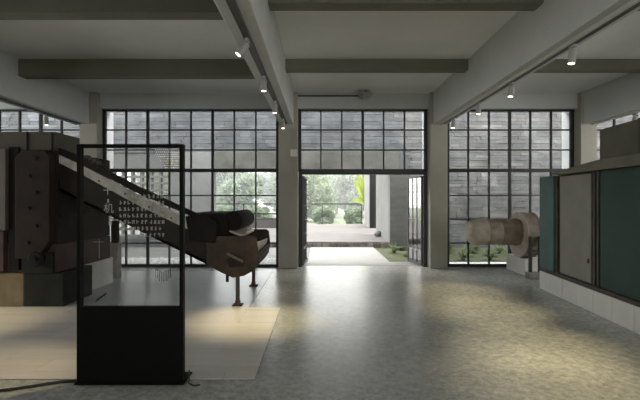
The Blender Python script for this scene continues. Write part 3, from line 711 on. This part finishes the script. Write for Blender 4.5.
# ================================================================== blower
bl = empty('blower', (4.1, 8.62, 0.0), 'rusty centrifugal blower with a long domed inlet drum', 'blower')
BY, BZ = 8.64, .855
part('inlet_drum', MB().lathe((4.00, BY, BZ), (-1, 0, 0), [(-.02, .262), (.05, .275), (.07, .275), (.08, .262), (.38, .262)], 32), 'blower_dark', bl, bevel=0, smooth=True)
part('inlet_drum', MB().lathe((3.62, BY, BZ), (-1, 0, 0), [(0, .258), (.26, .258)], 32), 'blower_rust', bl, bevel=0, smooth=True)
part('domed_cap', MB().lathe((3.36, BY, BZ), (-1, 0, 0), [(0, .263), (.22, .263), (.29, .25), (.34, .215), (.37, .165), (.39, .09), (.395, 0)], 32), 'blower_pale', bl, bevel=0, smooth=True)
part('drum_ring', MB().lathe((3.37, BY, BZ), (-1, 0, 0), [(0, .269), (.02, .269)], 32), 'blower_dark', bl, bevel=0)
part('volute_side', MB().lathe((4.00, BY, .80), (1, 0, 0), [(0, .46), (.02, .46)], 40), 'blower_pale', bl, bevel=0)
part('volute_rim', MB().lathe((4.02, BY, .80), (1, 0, 0), [(0, .448), (.24, .448)], 40), 'blower_dark', bl, bevel=0, smooth=True)
part('volute_side', MB().lathe((4.26, BY, .80), (1, 0, 0), [(0, .46), (.02, .46)], 40), 'blower_rust', bl, bevel=0)
for xx in (4.0, 4.18): part('leg', B(xx, xx + .05, 8.14, 8.19, .121, .80), 'frame_rust', bl, bevel=0)
part('leg_brace', B(4.0, 4.23, 8.135, 8.15, .50, .55), 'frame_rust', bl, bevel=0)
bp_ = box_thing('blower_plinth', (4.04, 4.75, 8.42, 9.25, 0.001, 0.337), 'plaster_white', 'white plastered plinth under the rusty blower', 'plinth')
box_thing('rubble_block', (3.95, 4.27, 8.06, 8.24, 0.001, .12), 'concrete_post', 'dark broken concrete block under the blower legs', 'block', .02)

# ================================================================== track lights
def track(x, y0, y1, label):
    t = empty('light_track', (x, (y0 + y1) / 2, 3.15), label, 'light track', 'ceiling light tracks'); h = (y1 - y0) / 2
    B(-.036, .036, -h, h, -.02, .004).build('rail', 'track_dark', t); B(-.07, -.038, -h, h, -.03, .004).build('cover_strip', 'track_white', t)
    for s in (-1, 1): B(-.03, .03, s * h - .03, s * h + .03, -.035, .004).build('end_cap', 'track_white', t)
LIGHTS = []
def make_lamp(dirn):
    tilt = Vector(dirn).to_track_quat('-Z', 'Y').to_euler()
    r = bpy.data.objects.new('track_spotlight', None); C.objects.link(r)
    B(-.018, .018, -.05, .05, -.03, 0).build('adapter', 'lamp_body', r, bevel=.003)
    MB().cyl((0, 0, -.03), (0, 0, -.06), .011, 8).build('arm', 'lamp_body', r)
    hd = MB().lathe((0, 0, 0), (0, 0, -1), [(0, .030), (.008, .038), (.15, .038), (.15, .031), (.14, .031)], 18).build('head', 'lamp_body', r, smooth=True)
    hd.location = (0, 0, -.045); hd.rotation_euler = tilt
    ln = MB().lathe((0, 0, -.143), (0, 0, -1), [(0, .030), (.003, .030)], 16).build('lens', 'lamp_glow', hd)
    l = bpy.data.lights.new('lamp', 'SPOT'); l.energy = SPOT_W; l.color = (1.0, 0.82, 0.47); l.spot_size = math.radians(46); l.spot_blend = 1.0; l.shadow_soft_size = .03
    lo = bpy.data.objects.new('lamp', l); C.objects.link(lo); lo.parent = hd; lo.location = (0, 0, -.16)
    return r
def lamp(x, y, aim, label, power=1.0, group='track spotlights', size=40):
    r = make_lamp(Vector((aim[0], aim[1], 0)) - Vector((x, y, 3.03))); r.location = (x, y, 3.12); tag(r, label, 'spotlight', group)
    for h in r.children_recursive:
        if h.type == 'LIGHT': h.data.energy = SPOT_W * power; h.data.spot_size = math.radians(size)
track(-0.735, 1.0, 9.2, 'dark light track on the beam left of the doorway')
track(2.65, 1.0, 9.2, 'dark light track on the beam over the open floor')
track(-5.2, 3.0, 9.2, 'dark light track on the beam over the drying machine')
track(5.91, 3.0, 9.2, 'dark light track on the beam over the green machine')
o_ = ['largest and nearest', 'second', 'third', 'fourth']
for k, (y, am, p, sz) in enumerate(((4.3, (-2.9, 3.6), 1.5, 34), (5.6, (-0.8, 5.35), 2.3, 40), (7.0, (-0.9, 6.9), .35, 34), (8.5, (-.7, 8.4), .2, 34))):
    lamp(-0.735, y, am, ['tilted spotlight with a bright lens on the beam left of the doorway', 'second spotlight along the beam left of the doorway', 'third spotlight along the beam left of the doorway', 'spotlight next to the column on the beam left of the doorway'][k], p, size=sz)
for k, (y, p) in enumerate(((4.47, 1.6), (5.9, 1.5), (7.1, 1.3), (8.45, .3))):
    lamp(2.65, y, (2.25, y - .1), ['hanging spotlight nearest the camera on the beam over the open floor', 'second hanging spotlight from the camera over the open floor', 'third hanging spotlight from the camera over the open floor', 'hanging spotlight next to the column by the blower window'][k], p)
lamp(2.65, 2.9, (2.0, 3.5), 'spotlight above the frame on the beam over the open floor', 1.4)
lamp(-5.2, 8.1, (-5.1, 8.2), 'spotlight at the window end of the beam over the drying machine', .3)
lamp(-5.2, 4.6, (-4.3, 5.2), 'spotlight shining on the mustard plinth block', 1.4)
lamp(5.91, 8.0, (5.7, 8.0), 'spotlight at the window end of the beam over the green machine', .3)

# small fittings
dc = empty('dome_camera', (0.98, 9.18, 3.86), 'small pale dome camera under the ceiling above the doorway', 'camera')
MB().cyl((0, 0, 0), (0, 0, -.07), .035, 12).build('stem', 'track_dark', dc)
MB().lathe((0, 0, -.07), (0, 0, -1), [(0, .15), (.03, .16), (.05, .135), (.09, .08), (.10, 0)], 20).build('dome', 'lamp_body', dc, smooth=True)
cdt = tag(MB().cyl((-0.56, 9.42, 3.80), (0.92, 9.42, 3.80), .018, 8).build('conduit', 'track_dark'), 'thin dark conduit running along the head beam to the dome camera', 'conduit')
cb = empty('column_box', (-0.57, COLF, 2.45), 'small pale box on the column beside the doorway', 'box')
B(-.075, .075, -.05, 0, 0, .15).build('housing', 'box_white', cb, bevel=.006)
for s in (-.03, .03): B(s - .012, s + .012, -.02, 0, .15, .62).build('conduit', 'column_paint', cb)
for s in (-.03, .03): B(s - .008, s + .008, -.015, 0, -.6, 0).build('cable_cover', 'column_paint', cb)
